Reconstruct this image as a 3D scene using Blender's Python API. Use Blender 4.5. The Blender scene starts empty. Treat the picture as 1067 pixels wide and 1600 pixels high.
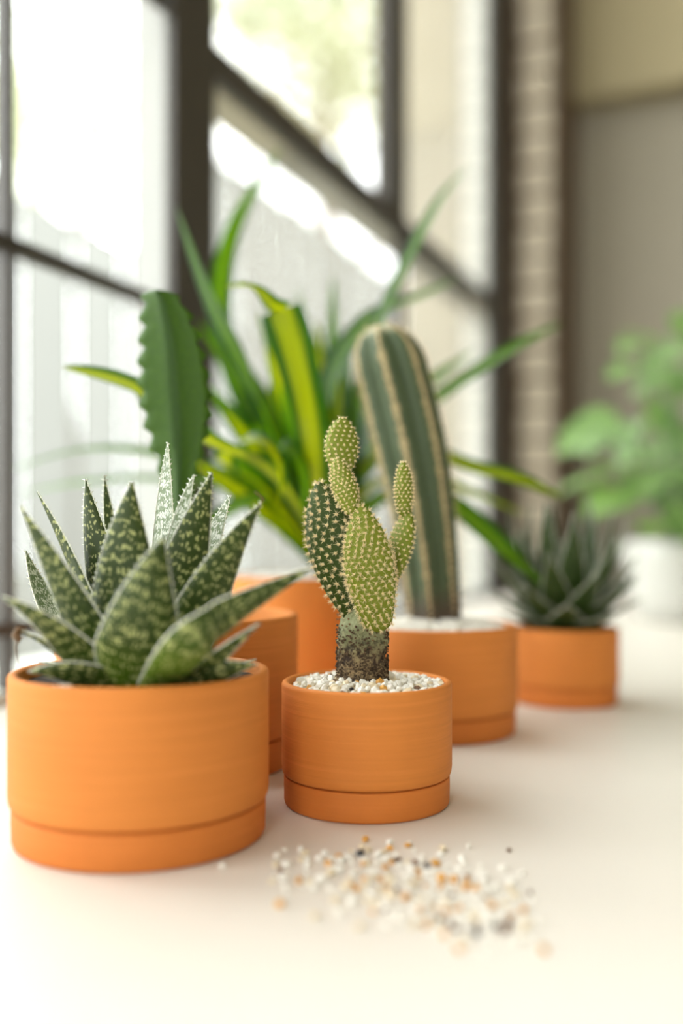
import bpy, bmesh, math, random
from mathutils import Vector, Matrix, noise

random.seed(7)
PI = math.pi
sc = bpy.context.scene
COL = sc.collection

# ------------------------------------------------------------------ camera, light, exposure
T = 0.75                 # height of the table top above the floor
EYE = T + 0.139          # camera height
FPX = 1500.0             # focal length in pixels of the 1067 x 1600 frame
HOR = 840.0              # horizon row

cam_d = bpy.data.cameras.new('camera')
cam = bpy.data.objects.new('camera', cam_d)
COL.objects.link(cam)
cam.location = (0, 0, EYE)
cam.rotation_euler = (PI / 2, 0, 0)
cam_d.sensor_fit = 'VERTICAL'
cam_d.sensor_height = 36.0
cam_d.sensor_width = 24.0
cam_d.lens = 36.0 * FPX / 1600.0
cam_d.shift_y = (HOR - 800.0) / 1600.0
cam_d.clip_start = 0.01
cam_d.clip_end = 200
cam_d.dof.use_dof = True
cam_d.dof.focus_distance = 0.495
cam_d.dof.aperture_fstop = 1.9
sc.camera = cam

world = bpy.data.worlds.new('overcast_sky')
sc.world = world
world.use_nodes = True
bg = world.node_tree.nodes['Background']
bg.inputs['Color'].default_value = (0.97, 0.985, 1.0, 1)
bg.inputs['Strength'].default_value = 6.0
try:
    world.cycles.sampling_method = 'MANUAL'
    world.cycles.sample_map_resolution = 256
except Exception:
    pass

sc.view_settings.view_transform = 'Standard'
sc.view_settings.look = 'None'
sc.view_settings.exposure = 0.32
sc.view_settings.gamma = 1.0
sc.view_settings.use_curve_mapping = False

# window wall frame: s runs along the wall, n points into the room
TH = math.radians(23.33)
DV = Vector((math.sin(TH), math.cos(TH), 0))
NV = Vector((math.cos(TH), -math.sin(TH), 0))
P0 = Vector((-0.285, 0.80, 0))


def W(s, n, z):
    p = P0 + DV * s + NV * n
    p.z = z
    return p


def portal(name, loc, along, inward, sx, sz):
    l = bpy.data.lights.new(name, 'AREA')
    l.shape = 'RECTANGLE'
    l.size = sx
    l.size_y = sz
    l.cycles.is_portal = True
    o = bpy.data.objects.new(name, l)
    COL.objects.link(o)
    o.location = loc
    zax = -inward
    m = Matrix((along, zax.cross(along), zax)).transposed()
    o.rotation_euler = m.to_euler()


portal('window_daylight_portal', W(-.64, -.10, T + 1.175), DV, NV, 4.52, 2.35)
portal('added_window_daylight_portal', W(-3.10, .7, T + 1.0), -NV, DV, .84, 2.0)  # daylight through the unseen window added as fill


# ------------------------------------------------------------------ helpers
def at(x, y, Y):
    """point that stands at depth Y in front of the camera, seen at pixel (x, y)"""
    return Vector(((x - 533.5) / FPX * Y, Y, EYE + (HOR - y) / FPX * Y))


def link(o, parent=None):
    COL.objects.link(o)
    if parent is not None:
        o.parent = parent
    return o


def mesh_obj(name, verts, faces, mat=None, parent=None, smooth=True, uvs=None, uv2=None):
    me = bpy.data.meshes.new(name)
    me.from_pydata([tuple(v) for v in verts], [], faces)
    if uvs is not None:
        for nm, src in (('UVMap', uvs), ('Along', uv2)):
            if src is None:
                continue
            l = me.uv_layers.new(name=nm)
            flat = []
            for lp in me.loops:
                flat.extend(src[lp.vertex_index])
            l.data.foreach_set('uv', flat)
    if smooth:
        me.polygons.foreach_set('use_smooth', [True] * len(me.polygons))
    me.update()
    o = bpy.data.objects.new(name, me)
    if mat:
        me.materials.append(mat)
    return link(o, parent)


def shift_parent(o, parent):
    """keep world-space vertices while parented to an empty that stands elsewhere"""
    o.parent = parent
    o.matrix_parent_inverse = Matrix.Translation(-parent.location)


def empty(name, loc, label=None, cat=None, group=None, kind=None):
    o = bpy.data.objects.new(name, None)
    o.location = loc
    o.empty_display_size = 0.02
    link(o)
    tag(o, label, cat, group, kind)
    return o


def tag(o, label=None, cat=None, group=None, kind=None):
    if label:
        o['label'] = label
    if cat:
        o['category'] = cat
    if group:
        o['group'] = group
    if kind:
        o['kind'] = kind
    return o


class MB:
    def __init__(self):
        self.v = []
        self.f = []

    def box(self, fn, a, b):
        """box between corner triples a and b, mapped by fn"""
        i = len(self.v)
        for x in (a[0], b[0]):
            for y in (a[1], b[1]):
                for z in (a[2], b[2]):
                    self.v.append(fn(x, y, z))
        for q in ((0, 1, 3, 2), (4, 6, 7, 5), (0, 4, 5, 1), (2, 3, 7, 6), (0, 2, 6, 4), (1, 5, 7, 3)):
            self.f.append(tuple(i + k for k in q))
        return self

    def cone(self, p, d, r, n=3):
        d = Vector(d)
        t = d.normalized()
        a = t.orthogonal().normalized()
        b = t.cross(a)
        i = len(self.v)
        for k in range(n):
            an = 2 * PI * k / n
            self.v.append(p + a * (r * math.cos(an)) + b * (r * math.sin(an)))
        self.v.append(p + d)
        for k in range(n):
            self.f.append((i + k, i + (k + 1) % n, i + n))

    def lump(self, p, r, seg=None):
        """small irregular stone of 20 triangles"""
        i = len(self.v)
        rx, ry, rz = (r * random.uniform(.7, 1.2) for _ in range(3))
        rot = Matrix.Rotation(random.uniform(0, 6.3), 3, 'Z') @ Matrix.Rotation(random.uniform(0, 6.3), 3, 'X')
        for v in ICO_V:
            k = random.uniform(.82, 1.15)
            self.v.append(p + rot @ Vector((v[0] * rx * k, v[1] * ry * k, v[2] * rz * k)))
        for f in ICO_F:
            self.f.append(tuple(i + q for q in f))

    def tube(self, pts, rads, n=8, cap=True):
        i0 = len(self.v)
        m = len(pts)
        up = None
        for k in range(m):
            t = (pts[min(k + 1, m - 1)] - pts[max(k - 1, 0)]).normalized()
            if up is None:
                up = t.orthogonal().normalized()
            up = (up - t * up.dot(t)).normalized()
            b = t.cross(up)
            r = rads[k] if isinstance(rads, (list, tuple)) else rads
            for j in range(n):
                an = 2 * PI * j / n
                self.v.append(pts[k] + up * (r * math.cos(an)) + b * (r * math.sin(an)))
        for k in range(m - 1):
            for j in range(n):
                a = i0 + k * n + j
                b_ = i0 + k * n + (j + 1) % n
                self.f.append((a, b_, b_ + n, a + n))
        if cap:
            self.f.append(tuple(i0 + j for j in range(n))[::-1])
            self.f.append(tuple(i0 + (m - 1) * n + j for j in range(n)))

    def build(self, name, mat, parent=None, smooth=False):
        o = mesh_obj(name, self.v, self.f, mat, None, smooth)
        if parent is not None:
            shift_parent(o, parent)
        return o


def _ico():
    bm = bmesh.new()
    bmesh.ops.create_icosphere(bm, subdivisions=1, radius=1.0)
    v = [tuple(x.co) for x in bm.verts]
    f = [tuple(q.index for q in x.verts) for x in bm.faces]
    bm.free()
    return v, f


ICO_V, ICO_F = _ico()


def bezel(o, w=0.003, seg=2):
    m = o.modifiers.new('bevel', 'BEVEL')
    m.width = w
    m.segments = seg
    m.limit_method = 'ANGLE'
    return o


def lathe(name, prof, mat, parent=None, n=96, wob=0.0):
    v, f = [], []
    m = len(prof)
    idx = []
    for (r, z) in prof:
        if r < 1e-6:
            idx.append([len(v)])
            v.append(Vector((0, 0, z)))
        else:
            row = []
            for j in range(n):
                an = 2 * PI * j / n
                row.append(len(v))
                v.append(Vector((r * math.cos(an), r * math.sin(an), z)))
            idx.append(row)
    for k in range(m - 1):
        a, b = idx[k], idx[k + 1]
        for j in range(n):
            j2 = (j + 1) % n
            if len(a) == 1 and len(b) == 1:
                continue
            if len(a) == 1:
                f.append((a[0], b[j2], b[j]))
            elif len(b) == 1:
                f.append((a[j], a[j2], b[0]))
            else:
                f.append((a[j], a[j2], b[j2], b[j]))
    return mesh_obj(name, v, f, mat, parent)


# ------------------------------------------------------------------ materials
def srgb(r, g, b):
    def c(x):
        x /= 255.0
        return x / 12.92 if x <= 0.04045 else ((x + 0.055) / 1.055) ** 2.4
    return (c(r), c(g), c(b), 1.0)


class Mat:
    def __init__(self, name):
        self.m = bpy.data.materials.new(name)
        self.m.use_nodes = True
        self.t = self.m.node_tree
        self.t.nodes.clear()
        self.out = self.t.nodes.new('ShaderNodeOutputMaterial')

    def n(self, typ, ins=None, **attrs):
        nd = self.t.nodes.new('ShaderNode' + typ)
        for k, v in attrs.items():
            setattr(nd, k, v)
        for k, v in (ins or {}).items():
            if isinstance(v, bpy.types.NodeSocket):
                self.t.links.new(v, nd.inputs[k])
            else:
                nd.inputs[k].default_value = v
        return nd

    def math(self, op, a, b=0.0, c=0.0, clamp=False):
        nd = self.n('Math', {0: a, 1: b, 2: c}, operation=op)
        nd.use_clamp = clamp
        return nd.outputs[0]

    def mix(self, fac, a, b):
        nd = self.t.nodes.new('ShaderNodeMix')
        nd.data_type = 'RGBA'
        for k, v in ((0, fac), (6, a), (7, b)):
            if isinstance(v, bpy.types.NodeSocket):
                self.t.links.new(v, nd.inputs[k])
            else:
                nd.inputs[k].default_value = v
        return nd.outputs[2]

    def ramp(self, fac, lo, hi):
        nd = self.n('MapRange', {0: fac, 1: lo, 2: hi, 3: 0.0, 4: 1.0}, interpolation_type='SMOOTHSTEP')
        return nd.outputs[0]

    def obj(self):
        return self.n('TexCoord').outputs['Object']

    def noise(self, vec, scale, detail=3.0, rough=0.55):
        return self.n('TexNoise', {'Vector': vec, 'Scale': scale, 'Detail': detail, 'Roughness': rough}).outputs['Fac']

    def scale(self, vec, s):
        return self.n('Mapping', {'Vector': vec, 'Scale': s}).outputs[0]

    def bump(self, h, strength=0.3, dist=0.001):
        return self.n('Bump', {'Height': h, 'Strength': strength, 'Distance': dist}).outputs[0]

    def end(self, color, rough=0.6, normal=None, sss=0.0, sss_r=(0.006, 0.006, 0.003), transl=0.0, tcol=None, spec=0.5, alpha=None, sheen=0.0):
        ins = {'Base Color': color, 'Roughness': rough, 'Specular IOR Level': spec}
        if normal is not None:
            ins['Normal'] = normal
        if sss:
            ins['Subsurface Weight'] = sss
            ins['Subsurface Radius'] = sss_r
            ins['Subsurface Scale'] = 1.0
        p = self.n('BsdfPrincipled', ins)
        sh = p.outputs[0]
        if transl:
            tr = self.n('BsdfTranslucent', {'Color': tcol if tcol is not None else color})
            sh = self.n('MixShader', {0: transl, 1: sh, 2: tr.outputs[0]}).outputs[0]
        self.t.links.new(sh, self.out.inputs[0])
        return self.m


def plain(name, col, rough=0.6, var=0.12, scale=30.0, bump=0.0, bscale=200.0, spec=0.5):
    M = Mat(name)
    o = M.obj()
    k = M.noise(o, scale, 4)
    d = tuple(c * (1 - var) for c in col[:3]) + (1,)
    l = tuple(min(1, c * (1 + var)) for c in col[:3]) + (1,)
    nm = M.bump(M.noise(o, bscale, 3), bump, 0.002) if bump else None
    return M.end(M.mix(k, d, l), rough, nm, spec=spec)


def m_terracotta(name, col, band=0.10):
    M = Mat(name)
    o = M.obj()
    big = M.noise(o, 22, 4)
    lines = M.noise(M.scale(o, (14, 14, 620)), 1.0, 3, 0.6)
    fine = M.noise(o, 900, 2)
    speck = M.n('TexVoronoi', {'Vector': o, 'Scale': 520.0}).outputs['Distance']
    c0 = tuple(c * (1 - .10) for c in col[:3]) + (1,)
    c1 = tuple(min(1, c * (1 + .10)) for c in col[:3]) + (1,)
    c = M.mix(big, c0, c1)
    pale = tuple(min(1, c_ * 1.22 + 0.02) for c_ in col[:3]) + (1,)
    c = M.mix(M.math('MULTIPLY', M.ramp(lines, .50, .75), band * 3.2), c, pale)
    dark = tuple(c_ * .78 for c_ in col[:3]) + (1,)
    c = M.mix(M.math('MULTIPLY', M.ramp(lines, .52, .30), band * 2.2), c, dark)
    c = M.mix(M.math('MULTIPLY', M.ramp(speck, .18, .05), .25), c, dark)
    h = M.math('ADD', M.math('MULTIPLY', lines, 1.0), M.math('MULTIPLY', fine, .5))
    return M.end(c, 0.72, M.bump(h, 0.25, 0.0006), spec=0.35)


def m_aloe(name, dark, mid, pale, basec, band=0.55, lo=0.50, spot=9.0):
    M = Mat(name)
    uv = M.n('UVMap', uv_map='UVMap').outputs[0]
    al = M.n('UVMap', uv_map='Along').outputs[0]
    rnd = M.n('ObjectInfo').outputs['Random']
    uv = M.n('VectorMath', {0: uv, 1: M.n('CombineXYZ', {0: M.math('MULTIPLY', rnd, 13.0), 1: M.math('MULTIPLY', rnd, 7.0)}).outputs[0]}, operation='ADD').outputs[0]
    sep = M.n('SeparateXYZ', {0: uv})
    a = M.n('SeparateXYZ', {0: al})
    v01 = a.outputs[1]
    wob = M.noise(uv, 2.2, 2)
    ph = M.math('ADD', M.math('MULTIPLY', sep.outputs[1], 2 * PI / band), M.math('MULTIPLY', wob, 9.0))
    bandv = M.math('MULTIPLY_ADD', M.math('SINE', ph), .5, .5)
    sp = M.n('TexVoronoi', {'Vector': M.scale(uv, (1.5, .75, 1)), 'Scale': spot, 'Randomness': .9}).outputs['Distance']
    sp = M.ramp(sp, .62, .18)
    big = M.noise(uv, 1.4, 2)
    mask = M.math('MULTIPLY', M.math('MULTIPLY_ADD', bandv, .75, .16), M.math('MULTIPLY_ADD', sp, .9, .12))
    mask = M.math('ADD', mask, M.math('MULTIPLY_ADD', big, .35, -.17))
    mask = M.ramp(mask, lo - .14, lo + .06)
    body = M.mix(M.noise(uv, 5, 3), dark, mid)
    body = M.mix(M.ramp(v01, .46, .02), body, basec)
    c = M.mix(M.math('MULTIPLY', mask, .9), body, pale)
    h = M.math('ADD', mask, M.math('MULTIPLY', M.noise(uv, 60, 2), .4))
    return M.end(c, 0.42, M.bump(h, 0.35, 0.0006), spec=.35, transl=0.25, tcol=M.mix(mask, (0.12, 0.26, 0.02, 1), (0.55, 0.65, 0.2, 1)))


def m_blade(name, edge, centre, tcol_e, tcol_c, lo=.25, hi=.75, transl=.45):
    M = Mat(name)
    al = M.n('UVMap', uv_map='Along').outputs[0]
    a = M.n('SeparateXYZ', {0: al})
    x = M.math('ABSOLUTE', M.math('MULTIPLY_ADD', a.outputs[0], 2.0, -1.0))
    str_ = M.noise(M.scale(al, (14, .5, 1)), 1.5, 3)
    x = M.math('ADD', x, M.math('MULTIPLY_ADD', str_, .5, -.25))
    k = M.ramp(x, lo, hi)
    c = M.mix(k, centre, edge)
    tc = M.mix(k, tcol_c, tcol_e)
    return M.end(c, 0.38, M.bump(str_, .15, .001), transl=transl, tcol=tc, spec=.35)


TERRA = srgb(212, 128, 54)
M_TERRA = m_terracotta('terracotta', TERRA)
M_TERRA2 = m_terracotta('terracotta_saucer', srgb(208, 120, 48), 0.06)
M_TABLE = plain('cream_laminate', srgb(228, 221, 210), 0.42, 0.02, 6, 0.04, 500, spec=.4)
M_LEG = plain('pale_painted_steel', srgb(200, 198, 190), 0.4, 0.04)
M_DARK = plain('dark_bronze_paint', srgb(52, 46, 38), 0.5, 0.10, 25, .05)
M_PALEFRAME = plain('pale_grey_paint', srgb(205, 206, 198), 0.55, 0.04, 15)
M_CASING_LIT_RAIL = plain('grey_casing_and_lit_rail', srgb(150, 150, 146), 0.6, 0.05, 15)
M_REVEAL = plain('beige_render', srgb(190, 182, 164), 0.9, 0.08, 9, .2)
M_WALL = plain('grey_beige_paint', srgb(166, 159, 142), 0.85, 0.04, 3)
M_WALLW = plain('warm_white_paint', srgb(225, 220, 208), 0.9, 0.03, 3)
M_BEAM = plain('tan_paint', srgb(172, 160, 126), 0.8, 0.05, 4)
M_FLOOR = plain('concrete_floor', srgb(150, 142, 130), 0.6, 0.10, 3)
M_CEIL = plain('white_ceiling_paint', srgb(232, 228, 220), 0.9, 0.02, 3)
M_BRICK = plain('pale_worn_brick', srgb(240, 228, 206), 0.9, 0.10, 14, .5, 120)
M_MORTAR = plain('brown_mortar', srgb(112, 90, 66), 0.95, 0.2, 40, .4, 200)
M_WOOD_SHADE = plain('dark_brown_wood_and_shade', srgb(92, 72, 52), 0.6, 0.2, 12)
M_FENCE = plain('weathered_white_boards', srgb(105, 106, 101), 0.8, 0.12, 5)
M_GROUND = plain('pale_gravel_yard', srgb(150, 146, 128), 0.95, 0.15, 4)
M_BARK = plain('tree_bark', srgb(110, 96, 78), 0.95, 0.25, 20, .6, 60)
M_CERAMIC = plain('white_glazed_ceramic', srgb(186, 185, 178), 0.25, 0.01, 6)
M_SOIL = plain('dark_potting_soil', srgb(46, 36, 27), 0.95, 0.5, 300, .8, 700)
M_CRUMB = plain('soil_crumbs', srgb(82, 64, 44), 0.95, 0.6, 420)
M_TOOTH = plain('pale_leaf_teeth', srgb(232, 234, 214), 0.5, 0.05, 200)
M_GLOCHID = None


def m_tuft(name, col, tcol):
    M = Mat(name)
    return M.end(col, .55, transl=.35, tcol=tcol)


M_GLOCHID = m_tuft('straw_glochids', srgb(246, 228, 186), srgb(255, 246, 222))
M_SPINE = m_tuft('cream_spines', srgb(222, 200, 158), srgb(245, 230, 200))
M_DRY = m_tuft('dry_leaf_tip', srgb(120, 92, 60), srgb(170, 130, 80))


def m_stone(name, col, transl=.0, var=.1):
    M = Mat(name)
    rnd = M.n('ObjectInfo').outputs['Random']
    k = M.noise(M.obj(), 250, 3)
    d = tuple(c * (1 - var) for c in col[:3]) + (1,)
    l = tuple(min(1, c * (1 + var)) for c in col[:3]) + (1,)
    c = M.mix(M.math('MULTIPLY_ADD', rnd, .6, M.math('MULTIPLY', k, .4)), d, l)
    return M.end(c, .38, transl=transl, tcol=col)


M_PEB_W = m_stone('white_quartz', srgb(250, 246, 236), .12, .05)
M_PEB_C = m_stone('cream_quartz', srgb(236, 220, 188), .12)
M_PEB_A = m_stone('amber_quartz', srgb(222, 164, 74), .15, .2)
M_PEB_B = m_stone('brown_stone', srgb(112, 78, 50), 0, .3)
M_PEB_K = m_stone('black_stone', srgb(36, 32, 30), 0, .2)

M_ALOE = m_aloe('banded_aloe_leaf', srgb(44, 58, 20), srgb(68, 82, 32), srgb(200, 204, 132), srgb(98, 130, 20), lo=.40, spot=5.6)
M_ALOE_W = m_aloe('glossed_flecked_aloe_leaf', srgb(86, 104, 60), srgb(150, 164, 128), srgb(238, 240, 228), srgb(128, 160, 60), lo=.20, spot=9)  # white flecks, plus window gloss painted in as a paler leaf colour
M_HAW = m_aloe('dark_aloe_leaf', srgb(32, 48, 16), srgb(54, 74, 26), srgb(118, 132, 80), srgb(84, 116, 24), band=.3, lo=.56, spot=14)
M_DRAC = m_blade('lime_strap_leaf', srgb(40, 78, 14), srgb(130, 150, 14), srgb(50, 110, 4), srgb(195, 205, 0))
M_DRAC_G = m_blade('green_strap_leaf', srgb(30, 62, 16), srgb(62, 98, 26), srgb(60, 120, 4), srgb(130, 180, 0))
M_POTHOS = m_blade('trailing_plant_leaf', srgb(138, 168, 116), srgb(166, 192, 138), srgb(130, 180, 50), srgb(160, 200, 80), .0, .3, .4)
M_TREE = Mat('tree_leaf').end(srgb(166, 170, 142), .7, transl=.5, tcol=srgb(216, 220, 192), spec=.2)


def m_glass():
    M = Mat('window_glass')
    g = M.n('BsdfGlossy', {'Color': (1, 1, 1, 1), 'Roughness': 0.02})
    t = M.n('BsdfTransparent', {'Color': (0.97, 0.98, 0.97, 1)})
    f = M.n('LayerWeight', {'Blend': 0.12}).outputs['Fresnel']
    s = M.n('MixShader', {0: M.math('MULTIPLY', f, .5), 1: t.outputs[0], 2: g.outputs[0]})
    M.t.links.new(s.outputs[0], M.out.inputs[0])
    return M.m


M_GLASS = m_glass()


def m_pad(name, c0, c1, c2):
    M = Mat(name)
    o = M.obj()
    k = M.noise(o, 60, 4)
    c = M.mix(k, c0, c1)
    c = M.mix(M.math('MULTIPLY', M.ramp(M.noise(o, 240, 3), .58, .75), .5), c, c2)
    return M.end(c, .55, M.bump(M.noise(o, 320, 3), .3, .001), sss=.12, sss_r=(.003, .004, .001), spec=.2)


M_PAD = m_pad('cactus_pad_green', srgb(100, 112, 26), srgb(124, 134, 40), srgb(148, 154, 62))
M_PAD_SHADED = m_pad('cactus_pad_shaded_green', srgb(40, 56, 10), srgb(56, 74, 16), srgb(74, 90, 28))  # shaded copy of the pad green, for the left pad


def m_trunk():
    M = Mat('corky_cactus_trunk')
    o = M.obj()
    z = M.n('SeparateXYZ', {0: M.n('NewGeometry').outputs['Position']}).outputs[2]
    k = M.noise(o, 330, 4, .7)
    g = M.mix(M.noise(o, 120, 3), srgb(104, 112, 66), srgb(164, 166, 128))
    b = M.mix(M.ramp(k, .4, .62), srgb(54, 40, 28), srgb(150, 128, 92))
    f = M.ramp(M.math('ADD', M.math('MULTIPLY', M.math('SUBTRACT', z, T + .0840), 70.0), M.math('MULTIPLY_ADD', k, 2.8, -1.4)), -.7, .7)
    return M.end(M.mix(f, b, g), .9, M.bump(k, .9, .002))


M_TRUNK = m_trunk()


def m_column():
    M = Mat('ribbed_cactus_skin')
    al = M.n('UVMap', uv_map='Along').outputs[0]
    a = M.n('SeparateXYZ', {0: al})
    fr = M.math('ABSOLUTE', M.math('MULTIPLY_ADD', M.math('FRACT', a.outputs[0]), 2.0, -1.0))   # 1 on the rib crest
    v = a.outputs[1]
    k = M.noise(M.scale(al, (3, 30, 1)), 2.0, 3)
    g = M.mix(k, srgb(50, 66, 38), srgb(78, 94, 60))
    brk = M.ramp(M.noise(M.scale(al, (.3, 46, 1)), 1.0, 2), .35, .6)
    c = M.mix(M.math('MULTIPLY', M.ramp(M.math('ADD', fr, M.math('MULTIPLY', brk, .14)), .78, 1.02), .85), g, srgb(188, 172, 128))
    c = M.mix(M.ramp(M.math('ADD', v, M.math('MULTIPLY', k, .06)), .20, .08), c, srgb(70, 56, 40))
    c = M.mix(M.math('MULTIPLY', M.ramp(v, .95, 1.0), .7), c, srgb(214, 206, 168))
    return M.end(c, .6, M.bump(k, .3, .002))


M_COLUMN = m_column()


def m_euph():
    M = Mat('serrated_cactus_skin')
    al = M.n('UVMap', uv_map='Along').outputs[0]
    a = M.n('SeparateXYZ', {0: al})
    x = M.math('ABSOLUTE', a.outputs[0])
    k = M.noise(M.scale(al, (2, 8, 1)), 2.5, 3)
    c = M.mix(k, srgb(44, 78, 4), srgb(68, 100, 12))
    c = M.mix(M.math('MULTIPLY', M.ramp(x, .30, .02), .5), c, srgb(26, 54, 10))
    return M.end(c, .5, M.bump(k, .2, .002), spec=.25, transl=.15, tcol=srgb(110, 170, 30))


M_EUPH = m_euph()

# ------------------------------------------------------------------ the setting
S0, S1 = -3.0, 2.13      # room along the window wall
NW = 4.0                 # room depth
ZC = 3.2


def struct(name, mb, mat, smooth=False):
    o = mb.build(name, mat, None, smooth)
    o['kind'] = 'structure'
    return o


struct('floor', MB().box(W, (S0 - .2, -.22, -.1), (S1 + .2, NW + .2, 0)), M_FLOOR)
struct('ceiling', MB().box(W, (S0 - .2, -.22, ZC), (S1 + .2, NW + .2, ZC + .1)), M_CEIL)
wl = MB()
wl.box(W, (S0, -.22, 0), (1.62, -.005, T - .035))
wl.box(W, (S0, -.22, T + 2.35), (1.62, 0, ZC))
wl.box(W, (S0, -.22, T - .035), (-2.9, 0, T + 2.35))
struct('wall_left', wl, M_WALLW)
struct('wall_corner', MB().box(W, (1.625, -.22, 0), (S1 + .2, -.072, ZC)), M_REVEAL)
struct('wall_back', MB().box(W, (S1, -.07, 0), (S1 + .15, NW, ZC)), M_WALL)
struct('wall_right', MB().box(W, (S0, NW, 0), (S1, NW + .15, ZC)), M_WALLW)
wf = MB()
wf.box(W, (S0 - .15, -.22, 0), (S0, NW, T - .02))
wf.box(W, (S0 - .15, -.22, T + 2.02), (S0, NW, ZC))
wf.box(W, (S0 - .15, -.22, T - .02), (S0, .28, T + 2.02))
wf.box(W, (S0 - .15, 1.127, T - .02), (S0, NW, T + 2.02))
struct('wall_front', wf, M_WALLW)
bezel(struct('trim_1', MB().box(W, (-2.9, -.21, T - .035), (1.62, .004, T - .004)), M_PALEFRAME), .003)
bezel(struct('trim_2', MB().box(W, (S1 - .10, .12, T + 1.33), (S1 - .001, NW - .001, T + 1.75)), M_BEAM), .01)
bezel(struct('baseboard_back', MB().box(W, (S1 - .015, .12, .0), (S1 - .001, NW - .001, .10)), M_PALEFRAME), .003)

# brick pier between the window and the corner
pier = empty('wall_brick_pier', W(1.93, .05, 0), kind='structure')
MB().box(W, (1.83, -.07, 0), (2.12, .092, ZC)).build('mortar_core', M_MORTAR, pier)
brick_me = []
for k in range(5):
    bm = bmesh.new()
    bmesh.ops.create_cube(bm, size=1.0)
    bmesh.ops.bevel(bm, geom=bm.edges[:], offset=.06, segments=1, affect='EDGES')
    for v in bm.verts:
        v.co += Vector([random.uniform(-.02, .02) for _ in range(3)])
    me = bpy.data.meshes.new('brick')
    bm.to_mesh(me)
    bm.free()
    me.materials.append(M_BRICK)
    brick_me.append(me)
rotm = Matrix((DV, NV, Vector((0, 0, 1)))).transposed().to_4x4()
course = 0
z = T - .15
while z < T + 1.9:
    parts = [(1.82, 1.965, .022, .103), (1.975, 2.118, .022, .103)] if course % 2 else [(1.82, 2.045, .022, .103), (2.055, 2.118, .022, .103)]
    for (a, b, c, d) in parts:
        o = bpy.data.objects.new('brick', random.choice(brick_me))
        j = random.uniform(-.003, .003)
        M4 = Matrix.Translation(W((a + b) / 2 + random.uniform(-.004, .004), (c + d) / 2 + j, z + .034)) @ rotm @ Matrix.Diagonal((b - a, d - c, .066, 1))
        link(o, pier)
        o.matrix_basis = Matrix.Translation(-pier.location) @ M4
    z += .078
    course += 1

bezel(struct('pier_shade_board', MB().box(W, (1.845, .109, .0), (2.128, .122, ZC - .002)), M_WOOD_SHADE), .002)  # added board; its dark brown stands for shade on the pier front
bezel(struct('trim_4', MB().box(W, (1.814, .0, T - .1), (1.829, .021, ZC - .002)), M_WOOD_SHADE), .001)

# the steel window
win = empty('window_1', W(-.6, -.01, T), kind='structure')


def wbox(name, a, b, mat, bev=.002):
    o = MB().box(W, a, b).build(name, mat, win)
    if bev:
        bezel(o, bev, 1)
    return o


Z0, Z1 = T - .004, T + 2.35
TR0, TR1 = T + .684, T + .716       # transom rail
posts = [(-2.9, -2.82), (-2.05, -1.963), (-1.28, -1.193), (-.508, -.421), (.264, .351)]
for (a, b) in posts:
    wbox('post', (a, -.012, Z0), (b, .0, Z1), M_DARK)
    wbox('post_casing', (a + .002, -.056, Z0), (b - .002, -.013, Z1), M_CASING_LIT_RAIL)
wbox('post', (.931, -.03, TR1 + .001), (1.023, .0, Z1), M_DARK)
wbox('muntin', (1.000, -.022, Z0 + .012), (1.018, -.004, TR0 - .001), M_DARK)
wbox('end_post', (1.616, -.012, Z0), (1.812, .0, Z1), M_DARK)
wbox('end_post_casing', (1.620, -.071, Z0), (1.812, -.013, Z1), M_PALEFRAME)
wbox('transom_rail', (.352, -.012, TR0), (1.615, .0, TR1), M_DARK)
wbox('transom_lit_underside', (.352, -.060, TR0 - .012), (1.615, -.0125, TR1 - .004), M_CASING_LIT_RAIL)  # pale part added; the rail's lit underside put into its colour
for i in range(len(posts) - 1):
    a, b = posts[i][1], posts[i + 1][0]
    wbox('sill_rail', (a + .001, -.03, Z0), (b - .001, -.002, Z0 + .012), M_PALEFRAME)
    step = (b - a) / 3 if i < 3 else None
    cuts = [a + (b - a) * k / 3 for k in (1, 2)] if i < 3 else [-.23, .018]
    for c in cuts:
        wbox('muntin', (c, -.022, Z0 + .012), (c + .008, -.006, Z1), M_DARK, .001)
    edges = [a] + cuts + [b]
    zs = [T + .055, T + .386, T + .716, T + 1.046, T + 1.376, T + 1.706, T + 2.036]
    for k in range(len(edges) - 1):
        e0 = edges[k] + (.009 if k else .001)
        e1 = edges[k + 1] - .001
        for zz in zs:
            wbox('muntin', (e0, -.022, zz), (e1, -.006, zz + .011), M_DARK, 0)
        zl = [Z0 + .012] + [q + .011 for q in zs]
        zh = zs + [Z1]
        for q0, q1 in zip(zl, zh):
            wbox('pane', (e0, -.016, q0), (e1, -.012, q1), M_GLASS, 0)
wbox('sill_rail', (.352, -.03, Z0), (1.615, -.002, Z0 + .012), M_DARK)
for (a, b) in ((.352, .998), (1.020, 1.615)):
    wbox('pane', (a, -.016, Z0 + .013), (b, -.012, TR0 - .001), M_GLASS, 0)
for (a, b) in ((.352, .930), (1.024, 1.615)):
    wbox('pane', (a, -.016, TR1 + .001), (b, -.012, Z1), M_GLASS, 0)

# unseen window added behind the camera for fill light
fill_win = empty('added_fill_window', W(S0 - .07, .7, T), kind='structure')
for k in range(2):
    n_ = .285 + k * .7975
    MB().box(W, (S0 - .09, n_, T - .018), (S0 - .05, n_ + .04, T + 2.018)).build('post', M_DARK, fill_win)  # post of the added fill window
    if k < 1:
        for z_ in (T - .018, T + .98, T + 1.978):
            MB().box(W, (S0 - .09, n_ + .041, z_), (S0 - .05, n_ + .7965, z_ + .04)).build('added_window_rail', M_DARK, fill_win)
        for z_ in (T + .023, T + 1.021):
            MB().box(W, (S0 - .072, n_ + .041, z_), (S0 - .068, n_ + .7965, z_ + .956)).build('pane', M_GLASS, fill_win)  # pane of the added fill window

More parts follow.
